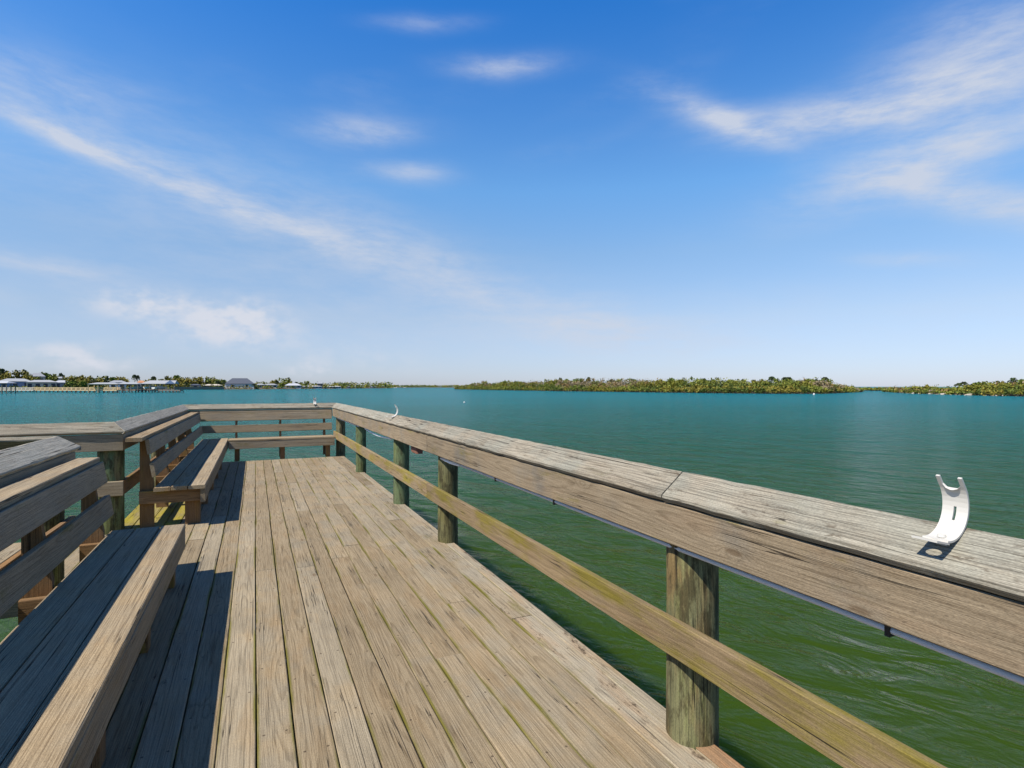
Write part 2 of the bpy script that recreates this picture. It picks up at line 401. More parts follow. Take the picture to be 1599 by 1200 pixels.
def piling(parent, x, y, r, top, mat, bottom=WATER - 1.0):
    rg = random.Random(int(x * 91 + y * 37))
    bm = bmesh.new(); seg = 28; rings = []
    hs_ = [bottom, WATER, -0.8, -0.2, 0.15, 0.4, 0.65, top - 0.01, top]
    lobes = [(rg.uniform(0, 6.28), rg.choice((2, 3, 5)), rg.uniform(0.006, 0.018)) for _ in range(3)]
    for i, h in enumerate(hs_):
        base = r * (1.04 - 0.02 * (h + 0.5)) * (0.965 if i == len(hs_) - 1 else 1.0)
        dx_, dy_ = rg.uniform(-.002, .002), rg.uniform(-.002, .002)
        ring = []
        for j in range(seg):
            a = 2 * math.pi * j / seg
            rr = base * (1 + sum(am * math.sin(k * a + ph) for ph, k, am in lobes))
            ring.append(bm.verts.new((dx_ + rr * math.cos(a), dy_ + rr * math.sin(a), h)))
        rings.append(ring)
    for i in range(len(rings) - 1):
        for j in range(seg):
            k = (j + 1) % seg
            bm.faces.new((rings[i][j], rings[i][k], rings[i + 1][k], rings[i + 1][j]))
    bm.faces.new(list(reversed(rings[0]))); bm.faces.new(rings[-1])
    o = mesh_obj('piling', bm, M[mat], parent, smooth=True)
    world_place(o, Matrix.Translation((x, y, 0)))
    return o

# ------------------------------------------------------------------ water
bm = bmesh.new()
rad = [0, 30, 120, 500, 2000, 6000, 14000]; seg = 48
c0 = bm.verts.new((0, 0, 0)); prev = None
for r_ in rad[1:]:
    ring = [bm.verts.new((r_ * math.cos(2 * math.pi * j / seg), r_ * math.sin(2 * math.pi * j / seg), 0)) for j in range(seg)]
    for j in range(seg):
        k = (j + 1) % seg
        bm.faces.new((c0, ring[j], ring[k]) if prev is None else (prev[j], ring[j], ring[k], prev[k]))
    prev = ring
tag(mesh_obj('water', bm, M['water'], None, (0, 0, WATER)), kind='structure')

# ------------------------------------------------------------------ pier deck
Y_NEAR, Y_END = -2.6, 12.15
deck = empty('pier_deck', (0.2, 5, 0), label='weathered wooden deck of long planks running out to the water', cat='deck')
PITCH = 0.1453
JOINTS = {0: [4.86], 1: [], 2: [4.82], 3: [7.0], 4: [4.95], 5: [5.3], 6: [7.2, 2.9], 7: [5.15], 8: [3.6], 9: [6.1], 10: [3.2, 8.4], -1: [6.7], -2: [6.55], -3: [7.1]}
rg = random.Random(3)
for i in range(-9, 12):
    xa = 0.006 + PITCH * i; xb = xa + PITCH
    if i == 11: xb = 1.69
    gap = rg.uniform(0.004, 0.008)
    w_ = xb - xa - gap
    js = list(JOINTS.get(i, [rg.choice([3.0, 4.8, 6.1, 7.3])]))
    js.append(rg.choice([9.1, 9.7, 10.3]) if rg.random() < .6 else 0.4)
    ys = sorted([Y_NEAR] + js + [Y_END + rg.uniform(-.012, .012)])
    mat = 'deck_algae' if i <= -6 else ('deck_edge' if i >= 10 else 'deck')
    for a_, b_ in zip(ys[:-1], ys[1:]):
        dz_ = rg.uniform(-0.0018, 0.0018)
        cx_ = (xa + xb) / 2 + rg.uniform(-.001, .001)
        board('plank', deck, (cx_, a_ + 0.0025, -0.019 + dz_), (cx_ + rg.uniform(-.0015, .0015), b_ - 0.0025, -0.019 + dz_ + rg.uniform(-.001, .001)),
              (1, 0, 0), w_, 0.038, mat, ch=0.0035)
board('rim_joist', deck, (1.648, Y_NEAR, -0.135), (1.648, Y_END - .05, -0.135), (0, 0, 1), 0.19, 0.04, 'bench')
board('rim_joist', deck, (-1.27, Y_NEAR, -0.135), (-1.27, Y_END - .05, -0.135), (0, 0, 1), 0.19, 0.04, 'bench')
board('rim_joist', deck, (-1.24, Y_END - .03, -0.135), (1.62, Y_END - .03, -0.135), (0, 0, 1), 0.19, 0.04, 'bench')
for k in range(24):
    yj = Y_NEAR + 0.3 + k * 0.61
    board('joist', deck, (-1.24, yj, -0.135), (1.62, yj, -0.135), (0, 0, 1), 0.19, 0.04, 'bench')
board('stained_filler', deck, (1.648, 1.42, 0.0035), (1.648, 1.86, 0.0035), (1, 0, 0), 0.080, 0.006, 'stain', ch=0.001)['label'] = 'rust orange board beside the near piling'

# walkway deck reaching the platform from the left
walk = empty('walkway_deck', (-3, 5.9, 0), label='pale plank walkway joining the platform from the left', cat='walkway')
xk = -1.312
for k in range(38):
    xk -= PITCH
    board('plank', walk, (xk + PITCH / 2, 5.12 + rg.uniform(-.01, .01), -0.019), (xk + PITCH / 2, 6.66 + rg.uniform(-.01, .01), -0.019), (1, 0, 0), PITCH - .006, 0.038, 'deck')
for yb in (5.25, 5.9, 6.55):
    board('beam', walk, (-6.9, yb, -0.135), (-1.31, yb, -0.135), (0, 0, 1), 0.19, 0.04, 'bench')

# ------------------------------------------------------------------ railings: tilted cap boards, fascia, lower rail, pilings
TILT = R(39); CW, CT = 0.152, 0.036
H_IN = 1.005           # top of the low (inner) edge of the cap
MIT = CW * math.cos(TILT)
def cap(parent, a, b, up_dir, e0=0.0, e1=0.0, mat='cap'):
    """tilted cap whose low edge runs a -> b (xy); up_dir = horizontal direction it rises in;
       e0 / e1 = how far the ridge reaches past the low edge at each end (mitres)"""
    up = Vector((*up_dir, 0)).normalized()
    wv = up * math.cos(TILT) + Vector((0, 0, math.sin(TILT)))
    nv = -up * math.sin(TILT) + Vector((0, 0, math.cos(TILT)))
    off = wv * (CW / 2) - nv * (CT / 2)
    ex = (Vector((*b, 0)) - Vector((*a, 0))).normalized()
    p0 = Vector((*a, H_IN)) + off + ex * e0 / 2; p1 = Vector((*b, H_IN)) + off + ex * e1 / 2
    sg = 1 if ex.cross(wv).z > 0 else -1
    return board('cap_board', parent, p0, p1, wv * sg, CW, CT, mat, ch=0.007, wob=0.0031, segs=max(6, int((p1 - p0).length / 0.09)), skew0=sg * e0 / CW, skew1=sg * e1 / CW)

rr_ = empty('railing', (1.6, 5, 0), label='long timber railing along the right edge of the deck with tilted cap', cat='railing')
XI = 1.50
Y_FAR = 12.66          # low edge of the far cap
cap(rr_, (XI, Y_NEAR), (XI, 1.83), (1, 0)); cap(rr_, (XI, 1.836), (XI, 7.35), (1, 0)); cap(rr_, (XI, 7.355), (XI, Y_FAR), (1, 0), e1=MIT)
for (a_, b_) in ((Y_NEAR, 5.33), (5.334, 12.66)):
    board('fascia_board', rr_, (1.541, a_, 0.895), (1.541, b_, 0.895), (0, 0, 1), 0.162, 0.038, 'rail')
for (a_, b_) in ((Y_NEAR, 5.33), (5.334, 12.5)):
    board('lower_rail', rr_, (1.541, a_, 0.437), (1.541, b_, 0.437), (0, 0, 1), 0.145, 0.038, 'lower')
board('outer_board', rr_, (1.60, Y_NEAR, 0.965), (1.60, Y_FAR, 0.965), (0, 0, 1), 0.12, 0.038, 'bench')
for (x_, y_, r_, m_) in ((1.667, 1.835, .103, 'pile_olive'), (1.655, 5.08, .092, 'pile_olive'), (1.662, 6.97, .095, 'pile_green'),
                         (1.648, 9.81, .083, 'pile_green'), (1.665, 12.45, .095, 'pile_dark'), (1.66, -1.0, .1, 'pile_olive')):
    piling(rr_, x_, y_, r_, 0.96, m_)
# conduit under the fascia, with the white cable that sags from it
def pipe(parent, name, pts, r, mat):
    b2 = bmesh.new(); tube(b2, pts, r, 8); o = mesh_obj(name, b2, M[mat], parent, smooth=True); world_place(o, Matrix()); return o
conduit = pipe(rr_, 'conduit', [(1.575, y_, 0.788) for y_ in (-2.4, 1.0, 3.0, 5.0)], 0.011, 'conduit')
pipe(rr_, 'conduit', [(1.575, y_, 0.788) for y_ in (9.6, 11.0, 12.3)], 0.011, 'conduit')
pipe(rr_, 'white_cable', [(1.572, 9.0 - 1.9 * t_, 0.790 - 0.030 * math.sin(math.pi * t_)) for t_ in [i / 10 for i in range(11)]], 0.009, 'cable')
pipe(rr_, 'white_cable', [(1.575, 5.05 - 0.55 * t_, 0.783 - 0.010 * math.sin(math.pi * t_)) for t_ in [i / 6 for i in range(7)]], 0.0085, 'cable')
for y_ in (0.97, 2.85, 3.72):
    b2 = bmesh.new(); box(b2, 1.562, 1.588, y_ - .007, y_ + .007, 0.771, 0.812)
    world_place(mesh_obj('pipe_clip', b2, M['black'], conduit), Matrix())
b2 = bmesh.new(); bmesh.ops.create_cube(b2, size=1.0)
bmesh.ops.bevel(b2, geom=b2.edges[:], offset=0.12, segments=2, affect='EDGES')
for v_ in b2.verts: v_.co += Vector((random.uniform(-.06, .06), random.uniform(-.06, .06), random.uniform(-.06, .06)))
o = mesh_obj('junction_box', b2, M['rust'], rr_)
world_place(o, Matrix.Translation((1.60, 6.0, 0.765)) @ Matrix.Diagonal((0.07, 0.30, 0.07, 1)))
o['label'] = 'rusty brown fixture under the rail'

fr = empty('railing', (0.2, 12.7, 0), label='timber railing with tilted cap across the far end of the deck', cat='railing')
XL = -1.17             # low edge of the left caps
cap(fr, (XL, Y_FAR), (XI, Y_FAR), (0, 1), e0=-MIT, e1=MIT)
board('fascia_board', fr, (XL - .04, Y_FAR + .041, 0.895), (1.515, Y_FAR + .041, 0.895), (0, 0, 1), 0.162, 0.038, 'bench')
for (x_, y_) in ((-1.33, 12.86),):
    piling(fr, x_, y_, .09, 0.95, 'pile_dark')

Y_WF = 6.67            # low edge of the cap on the far side of the walkway
lr = empty('railing', (-1.25, 9.5, 0), label='timber railing with tilted cap behind the farther left bench', cat='railing')
cap(lr, (XL, Y_WF), (XL, Y_FAR), (-1, 0), e0=MIT, e1=MIT, mat='cap_brightened')
board('fascia_board', lr, (XL - .041, Y_WF + .06, 0.895), (XL - .041, Y_FAR, 0.895), (0, 0, 1), 0.162, 0.038, 'bench')
board('lower_rail', lr, (XL - .041, Y_WF + .06, 0.437), (XL - .041, Y_FAR, 0.437), (0, 0, 1), 0.145, 0.038, 'brown')
piling(lr, -1.315, 6.84, .112, 0.955, 'pile_green')
piling(lr, -1.31, 9.8, .09, 0.95, 'pile_olive')

wf = empty('railing', (-3, 6.75, 0), label='timber railing with pale tilted cap along the far side of the left walkway', cat='railing')
cap(wf, (-7.0, Y_WF), (XL, Y_WF), (0, 1), e1=-MIT)
board('fascia_board', wf, (-7.0, Y_WF + .041, 0.895), (XL - .022, Y_WF + .041, 0.895), (0, 0, 1), 0.162, 0.038, 'bench')
board('lower_rail', wf, (-7.0, Y_WF + .041, 0.437), (XL - .022, Y_WF + .041, 0.437), (0, 0, 1), 0.145, 0.038, 'bench')
piling(wf, -4.1, 6.84, .1, 0.95, 'pile_olive')

Y_WN = 5.13
nr = empty('railing', (-1.25, 2, 0), label='timber railing with tilted cap behind the nearest bench', cat='railing')
cap(nr, (XL, Y_NEAR), (XL, Y_WN), (-1, 0), e1=-MIT, mat='cap_brightened')
board('fascia_board', nr, (XL - .041, Y_NEAR, 0.895), (XL - .041, Y_WN - .06, 0.895), (0, 0, 1), 0.162, 0.038, 'bench')
board('lower_rail', nr, (XL - .041, Y_NEAR, 0.437), (XL - .041, Y_WN - .06, 0.437), (0, 0, 1), 0.145, 0.038, 'brown')
for y_ in (4.93, 3.1, 0.9): piling(nr, -1.325, y_, .1, 0.95, 'pile_olive')
wn_ = empty('railing', (-3, 5.05, 0), label='timber railing cap edge along the near side of the left walkway', cat='railing')
cap(wn_, (-7.0, Y_WN), (XL, Y_WN), (0, -1), e1=-MIT)
board('fascia_board', wn_, (-7.0, Y_WN - .041, 0.895), (XL - .065, Y_WN - .041, 0.895), (0, 0, 1), 0.162, 0.038, 'bench')
piling(wn_, -4.1, 4.96, .1, 0.95, 'pile_olive')

# ------------------------------------------------------------------ benches
def bench(name_label, axis, start, end, leg_at, origin, extra_cap0=0.0, back0=None):
    """axis 'Y': seat front faces +X (u = -X offset).  axis 'X': seat front faces -Y.
       local (a, d): a along the bench, d = depth from seat front towards the back"""
    root = empty('bench', origin, label=name_label, cat='bench', group='built-in deck benches')
    if axis == 'Y':
        P = lambda a, d, h: (-0.475 - d, a, h); dv = (-1, 0, 0)
    else:
        P = lambda a, d, h: (a, 12.12 + d, h); dv = (0, 1, 0)
    for k, (d0, d1) in enumerate(((0.0, 0.155), (0.162, 0.310), (0.317, 0.462))):
        dz_ = (0.002, 0, -0.002)[k]
        board('seat_plank', root, P(start + random.uniform(-.01, .012), (d0 + d1) / 2, 0.401 + dz_), P(end, (d0 + d1) / 2, 0.401 + dz_), dv, d1 - d0, 0.038, 'seat', ch=0.005, wob=0.0025)
    board('front_board', root, P(start + .004, 0.0235, 0.311), P(end, 0.0235, 0.311), (0, 0, 1), 0.140, 0.045, 'bench', wob=0.003)
    # backrest: two leaning boards and a flat top board
    def lean(h): return 0.545 - (0.92 - h) * 0.17    # depth of the back face line at height h (leans away with height)
    for (h0, h1) in ((0.762, 0.9125), (0.53, 0.675)):
        hm = (h0 + h1) / 2; d = lean(hm) - 0.019
        lv = Vector(dv) * 0.17 + Vector((0, 0, 1))
        board('back_board', root, P(start + .02 if back0 is None else back0, d, hm), P(end, d, hm), lv, (h1 - h0) * 1.012, 0.036, 'bench', wob=0.002)
    board('top_board', root, P(start - extra_cap0 if back0 is None else back0, 0.598, 0.930), P(end, 0.598, 0.930), dv, 0.140, 0.038, 'seat', ch=0.005)
    for a in leg_at:
        b2 = bmesh.new()    # tapered upright: straight at the back, leaning in front
        pts = [P(a, 0.475, 0.0), P(a, 0.600, 0.0), P(a, 0.600, 0.908), P(a, 0.547, 0.908), P(a, 0.475, 0.45)]
        poly_prism(b2, pts, (0, 0.040, 0) if axis == 'Y' else (0.040, 0, 0))
        ctr = Vector(P(a, 0.54, 0.0))
        for v_ in b2.verts: v_.co -= ctr
        # local long axis is Z: swap into X for the grain
        for v_ in b2.verts: v_.co = Vector((v_.co.z, v_.co.y if axis == 'Y' else v_.co.y, -v_.co.x))
        o = mesh_obj('back_support', b2, M['brown'], root)
        mt = Matrix(((0, 0, -1, 0), (0, 1, 0, 0), (1, 0, 0, 0), (0, 0, 0, 1))); mt.translation = ctr
        world_place(o, mt)
        off = Vector((0, 1, 0)) if axis == 'Y' else Vector((1, 0, 0))
        p = Vector(P(a, 0.125, 0.0)) + off * 0.045
        board('leg', root, p, p + Vector((0, 0, 0.378)), dv, 0.140, 0.088, 'brown')
        p0 = Vector(P(a, 0.050, 0.312)) - off * 0.021; p1 = Vector(P(a, 0.600, 0.312)) - off * 0.021
        board('seat_support', root, p0, p1, (0, 0, 1), 0.135, 0.038, 'brown')
    return root
bench('nearest slatted timber bench at the lower left with a sunlit front plank', 'Y', -2.4, 4.86, [4.70, 3.62, 2.58, 1.5, 0.45, -0.6, -1.65], (-0.75, 1.2, 0))
bench('farther long timber bench on the left running to the far corner', 'Y', 6.72, 12.58, [6.84, 7.9, 8.95, 10.0, 11.05], (-0.75, 9.4, 0), extra_cap0=0.20)
bench('timber bench across the far end of the deck facing the camera', 'X', -0.465, 1.50, [-0.36, 0.46, 1.33], (0.5, 12.4, 0), back0=-0.985)

# ------------------------------------------------------------------ rod holders
def rod_holder(label, base, face):
    """bent white strip: flat ring lip towards the deck, curving up to a two-pronged top. face = horizontal direction of the lip"""
    fx, fy = face
    root = empty('rod_holder', base, label=label, cat='rod holder', group='white rod holders on the rail caps')
    root.scale = (0.94, 0.94, 0.94)
    sx, sy = -fy, fx                     # sideways
    prof = []                            # (out, up): from the inner end of the lip, round the bend, to the top
    for t_ in range(17):
        f = t_ / 16.0
        ang = R(-100 + 140 * f)          # arc centre above the lip
        prof.append((-0.028 + 0.083 * math.cos(ang), 0.090 + 0.088 * math.sin(ang)))
    top = prof[-1]
    ext = [(top[0] - 0.007 * k, top[1] + 0.011 * k) for k in (1, 2)]
    hw = 0.031; th = 0.0055
    b2 = bmesh.new()
    def P3(o_, u_, s_): return Vector((-fx * o_ + sx * s_, -fy * o_ + sy * s_, u_))
    full = prof + ext
    def nrm(i):
        a = full[max(i - 1, 0)]; c = full[min(i + 1, len(full) - 1)]
        d = Vector((c[0] - a[0], c[1] - a[1])).normalized(); return Vector((-d.y, d.x))
    cols = [-hw, -0.0215, -0.014, -0.0034, 0.0034, 0.014, 0.0215, hw]
    grid = {}
    for i in range(len(full)):
        n_ = nrm(i)
        for side in (0, 1):
            q = (full[i][0] + n_.x * th * side, full[i][1] + n_.y * th * side)
            for j, s_ in enumerate(cols):
                dip = 0.0
                if i == 16 and 2 <= j <= 5: dip = -0.013 if j in (3, 4) else -0.009       # rounded bottom of the notch
                grid[i, j, side] = b2.verts.new(P3(q[0], q[1] + dip, s_))
    solid = {}
    for i in range(len(full) - 1):
        for j in range(7):
            on = True
            if i >= 16 and 1 <= j <= 5: on = False             # notch between the prongs
            if 8 <= i <= 10 and j == 3: on = False             # slot
            solid[i, j] = on
    for (i, j), on in solid.items():
        if not on: continue
        for side in (0, 1):
            q = [grid[i, j, side], grid[i + 1, j, side], grid[i + 1, j + 1, side], grid[i, j + 1, side]]
            b2.faces.new(q if side else list(reversed(q)))
        for (di, dj, e0, e1) in ((-1, 0, (i, j), (i, j + 1)), (1, 0, (i + 1, j), (i + 1, j + 1)), (0, -1, (i, j), (i + 1, j)), (0, 1, (i, j + 1), (i + 1, j + 1))):
            if not solid.get((i + di, j + dj), False):
                b2.faces.new((grid[e0[0], e0[1], 0], grid[e1[0], e1[1], 0], grid[e1[0], e1[1], 1], grid[e0[0], e0[1], 1]))
    bmesh.ops.remove_doubles(b2, verts=b2.verts, dist=1e-6)
    bmesh.ops.recalc_face_normals(b2, faces=b2.faces)
    o = mesh_obj('curved_strip', b2, M['plastic'], root, smooth=False)
    # flat lip with a round hole, reaching in over the cap
    b3 = bmesh.new(); nseg = 24; l0 = prof[0]
    cxl = l0[0] - 0.020
    lay = []
    for side in (0, 1):
        zz_ = l0[1] + side * th
        inner = [b3.verts.new(P3(cxl + 0.019 * math.cos(2 * math.pi * k / nseg), zz_ + 0.22 * -(0.019 * math.cos(2 * math.pi * k / nseg)), 0.019 * math.sin(2 * math.pi * k / nseg))) for k in range(nseg)]
        outer = []
        for k in range(nseg):
            c_, s_ = math.cos(2 * math.pi * k / nseg), math.sin(2 * math.pi * k / nseg)
            q = max(abs(c_), abs(s_)); ox = 0.027 * c_ / q; oy = hw * s_ / q
            outer.append(b3.verts.new(P3(cxl + ox, zz_ - 0.22 * ox, oy)))
        lay.append((inner, outer))
        for k in range(nseg):
            kk = (k + 1) % nseg; b3.faces.new((inner[k], inner[kk], outer[kk], outer[k]))
    for w_ in (0, 1):
        for k in range(nseg):
            kk = (k + 1) % nseg; b3.faces.new((lay[0][w_][k], lay[0][w_][kk], lay[1][w_][kk], lay[1][w_][k]))
    bmesh.ops.recalc_face_normals(b3, faces=b3.faces)
    mesh_obj('lip', b3, M['plastic'], root)
    b4 = bmesh.new()
    bmesh.ops.create_cone(b4, cap_ends=True, segments=16, radius1=0.011, radius2=0.009, depth=0.007, matrix=Matrix.Translation(P3(-0.012, 0.013, 0)))
    mesh_obj('bolt_cap', b4, M['plastic'], o, smooth=False)
    b5 = bmesh.new()
    box(b5, -0.012, 0.012, -0.012, 0.012, -0.03, 0.006)
    mesh_obj('foot', b5, M['plastic'], root)
    return root
rod_holder('large white plastic rod holder standing on the near right rail', (1.572, 0.835, 1.066), (-1, 0))
rod_holder('white rod holder seen edge on, halfway along the right rail', (1.572, 7.0, 1.066), (-1, 0))
rod_holder('small white rod holder on the far rail near its corner', (1.17, Y_FAR + 0.072, 1.066), (0, -1))

# ------------------------------------------------------------------ far shores
CAMH = EYE - WATER
FWD = Vector((math.sin(YAW), math.cos(YAW), 0)); RGT = Vector((math.cos(YAW), -math.sin(YAW), 0))
def at(u, z, h=0.0):
    """a point z metres out in the direction of photo column u, h above the water"""
    p = FWD * z + RGT * ((u - CX) / F_PX * z); return Vector((p.x, p.y, WATER + h))
def zof(v): return F_PX * CAMH / (v - CY)
def lerp_tab(tab, u):
    if u <= tab[0][0]: return tab[0][1]
    for (a, va), (b, vb) in zip(tab[:-1], tab[1:]):
        if u <= b: return va + (vb - va) * (u - a) / (b - a)
    return tab[-1][1]

class Leaves:
    """many small leaf-clump faces with a colour each, joined in one mesh"""
    def __init__(s): s.v = []; s.f = []; s.c = []
    def quad(s, p, size, col, rg, flat=0.5):
        n = Vector((rg.gauss(0, 1), rg.gauss(0, 1), rg.gauss(0, 1) + flat)).normalized()
        t = n.orthogonal().normalized(); t.rotate(Matrix.Rotation(rg.uniform(0, 6.28), 3, n)); b_ = n.cross(t)
        i = len(s.v); k = rg.uniform(0.6, 1.0)
        s.v += [p - t * size, p + b_ * size * k, p + t * size, p - b_ * size * k]
        s.f.append((i, i + 1, i + 2, i + 3)); s.c.append(col)
    def bush(s, ctr, rx, rz, n, size, col, rg, hollow=0.55):
        for _ in range(n):
            d = Vector((rg.gauss(0, 1), rg.gauss(0, 1), rg.gauss(0, 1))).normalized() * (hollow + (1 - hollow) * rg.random())
            w = 1 + 0.25 * math.sin(5 * d.x + 3 * d.z + ctr.x) 
            p = ctr + Vector((d.x * rx * w, d.y * rx * w, d.z * rz * w))
            k = rg.uniform(0.72, 1.25)
            s.quad(p, size * rg.uniform(0.6, 1.3), (col[0] * k, col[1] * k, col[2] * k), rg)
    def mesh(s, name):
        me = bpy.data.meshes.new(name); me.from_pydata(s.v, [], s.f)
        at_ = me.color_attributes.new('tint', 'FLOAT_COLOR', 'CORNER')
        flat = []
        for c in s.c: flat += [c[0], c[1], c[2], 1.0] * 4
        at_.data.foreach_set('color', flat)
        me.materials.append(M['leaf']); me.update(); return me
GREENS = [(0.17, 0.165, 0.022), (0.12, 0.15, 0.022), (0.21, 0.18, 0.03), (0.085, 0.115, 0.022), (0.17, 0.185, 0.03)]
DULL = [(0.22, 0.145, 0.06), (0.24, 0.19, 0.12), (0.20, 0.14, 0.045), (0.24, 0.19, 0.11)]

def land(name, shore, back, h, mat, u_step=12):
    """low land: shore = [(u, v)] waterline in the photo, running back a number of metres"""
    bm_ = bmesh.new(); rows = []
    u0, u1 = shore[0][0], shore[-1][0]; n = max(2, int((u1 - u0) / u_step))
    for i in range(n + 1):
        u = u0 + (u1 - u0) * i / n; z = zof(lerp_tab(shore, u))
        bk = back * (1 if not callable(back) else 1)
        prof = ((-3, -0.8), (0, 0.0), (2.5, h * .5), (8, h), (bk, h * 1.2), (bk + 6, -0.8))
        rows.append([bm_.verts.new(at(u, z + dz__, hh + (random.uniform(-.15, .15) if 0 < k < 5 else 0))) for k, (dz__, hh) in enumerate(prof)])
    for a, b_ in zip(rows[:-1], rows[1:]):
        for j in range(5): bm_.faces.new((a[j], b_[j], b_[j + 1], a[j + 1]))
    bmesh.ops.recalc_face_normals(bm_, faces=bm_.faces)
    return tag(mesh_obj(name, bm_, M[mat], None, smooth=True), kind='structure')

ISL_A = [(712, 608.2), (760, 609.3), (830, 610.4), (900, 611.6), (1000, 612.8), (1100, 614.2), (1200, 615.2), (1290, 615.2), (1345, 612.6)]
TOP_A = [(712, 605), (728, 600), (755, 595.5), (800, 595), (840, 594), (862, 591), (900, 591), (960, 593.5), (1000, 592), (1050, 591), (1100, 590), (1200, 590.5), (1280, 591), (1300, 595.5), (1330, 603), (1345, 607)]
ISL_B = [(1382, 612.3), (1420, 614.8), (1500, 617.2), (1560, 618.8), (1640, 620), (1900, 623)]
TOP_B = [(1382, 605), (1410, 603), (1440, 601), (1465, 603.5), (1495, 602.5), (1520, 597), (1560, 594), (1599, 591.5), (1700, 594), (1900, 596)]
ISL_C = [(1325, 610.2), (1360, 610.4), (1400, 610.6)]
TOP_C = [(1325, 605), (1360, 605.3), (1400, 605)]
land('island', ISL_A, 60, 0.5, 'soil'); land('island', ISL_B, 60, 0.5, 'sand'); land('island', ISL_C, 40, 0.5, 'soil')
from mathutils import noise as mnoise
def thicket(name, shore, top, dens, label, seed, dull=0.3, size=0.34):
    rg = random.Random(seed); L = Leaves()
    u0, u1 = shore[0][0], shore[-1][0]
    u = u0
    while u < u1:
        z = zof(lerp_tab(shore, u)); hmax = (lerp_tab(shore, u) - lerp_tab(top, u)) * z / F_PX
        px_m = z / F_PX; xm = u * px_m
        for row in range(8):
            zz_ = z + row * rg.uniform(1.8, 3.6) + rg.uniform(-.5, 1.0)
            nz = mnoise.noise(Vector((xm * .09, row * .5, seed))); n2 = mnoise.noise(Vector((xm * .03, row * .35, seed + 9.0)))
            hm = hmax * min(1.0, 0.40 + 0.14 * row) * (0.90 + 0.34 * nz) * rg.uniform(0.88, 1.08)
            r_ = min(hm * 0.5, rg.uniform(0.9, 2.6))
            # species come in patches: olive mangrove in front, brown and bare grey stands higher up
            if n2 > 0.42 - dull * 0.8 and row >= 2: col = DULL[int((n2 * 7 + row) % 4)]
            else: col = GREENS[int((n2 + 1) * 4.0 + nz * 2.0 + row * .3) % 5]
            if rg.random() < 0.15: col = rg.choice(GREENS)
            hc = max(r_ * 0.8, hm - r_)
            L.bush(at(u + rg.uniform(-3, 3), zz_, hc), r_ * 1.25, r_, dens, size, col, rg, 0.35)
            if hc > r_ * 1.4:
                L.bush(at(u + rg.uniform(-3, 3), zz_, hc * 0.45), r_ * 1.3, hc * 0.5, dens // 2, size, col, rg, 0.3)
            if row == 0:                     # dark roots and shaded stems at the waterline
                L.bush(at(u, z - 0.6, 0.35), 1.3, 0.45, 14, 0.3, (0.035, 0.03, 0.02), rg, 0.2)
            if row in (3, 5) and col in DULL and rg.random() < .6:   # bare upright branches
                for _ in range(5):
                    p = at(u + rg.uniform(-3, 3), zz_, hm + rg.uniform(-.2, .9))
                    L.quad(p, 0.22, (0.26, 0.22, 0.17), rg)
        u += 1.7 / px_m * rg.uniform(0.6, 1.2)
    me = L.mesh(name); o = bpy.data.objects.new(name, me); link(o)
    return tag(o, label, 'mangroves', kind='stuff')
thicket('mangrove_thicket', ISL_A, TOP_A, 60, 'long olive green mangrove thicket covering the middle island', 11)
thicket('mangrove_thicket', ISL_B, TOP_B, 60, 'mangrove thicket on the shore at the right edge', 12, 0.28)
thicket('mangrove_thicket', ISL_C, TOP_C, 40, 'distant low mangroves closing the gap between the two islands', 13, 0.1, 0.6)

# trees: a few crowns shared by many trees
def crown_mesh(kind, seed):
    rg = random.Random(seed); L = Leaves()
    if kind == 'broad':
        base = rg.choice(GREENS[1:4] + [(0.05, 0.075, 0.02)])
        for k in range(9):
            a = rg.uniform(0, 6.28); q = rg.uniform(0, 0.62)
            c = Vector((math.cos(a) * q, math.sin(a) * q, 0.50 + rg.uniform(-0.22, 0.30)))
            L.bush(c, rg.uniform(.22, .36), rg.uniform(.16, .26), 46, 0.075, tuple(v * rg.uniform(.8, 1.2) for v in base), rg, 0.5)
    elif kind == 'olive':
        for k in range(10):
            a = rg.uniform(0, 6.28); q = rg.uniform(0, 0.6)
            c = Vector((math.cos(a) * q, math.sin(a) * q, 0.48 + rg.uniform(-0.25, 0.30)))
            L.bush(c, rg.uniform(.2, .34), rg.uniform(.16, .26), 44, 0.075, (0.17, 0.15, 0.025), rg, 0.5)
    elif kind == 'pine':
        for k in range(7):
            h_ = 0.35 + 0.085 * k; w_ = 0.42 * (1.05 - h_) + 0.14
            for q in range(3):
                a = rg.uniform(0, 6.28)
                L.bush(Vector((math.cos(a) * w_ * .6, math.sin(a) * w_ * .6, h_)), w_ * .6, .07, 26, 0.06, (0.045, 0.065, 0.025), rg, 0.4)
    else:                                     # palm: fans radiating from one point
        for k in range(46):
            a = rg.uniform(0, 6.28); e = rg.uniform(-0.6, 1.3)
            d = Vector((math.cos(a) * math.cos(e), math.sin(a) * math.cos(e), math.sin(e)))
            for q in range(5):
                p = Vector((0, 0, 0.86)) + d * (0.07 + 0.055 * q) + Vector((0, 0, -0.008 * q * q))
                L.quad(p, 0.055, tuple(v * rg.uniform(.7, 1.2) for v in (0.055, 0.075, 0.025)), rg)
    return L.mesh('crown_' + kind)
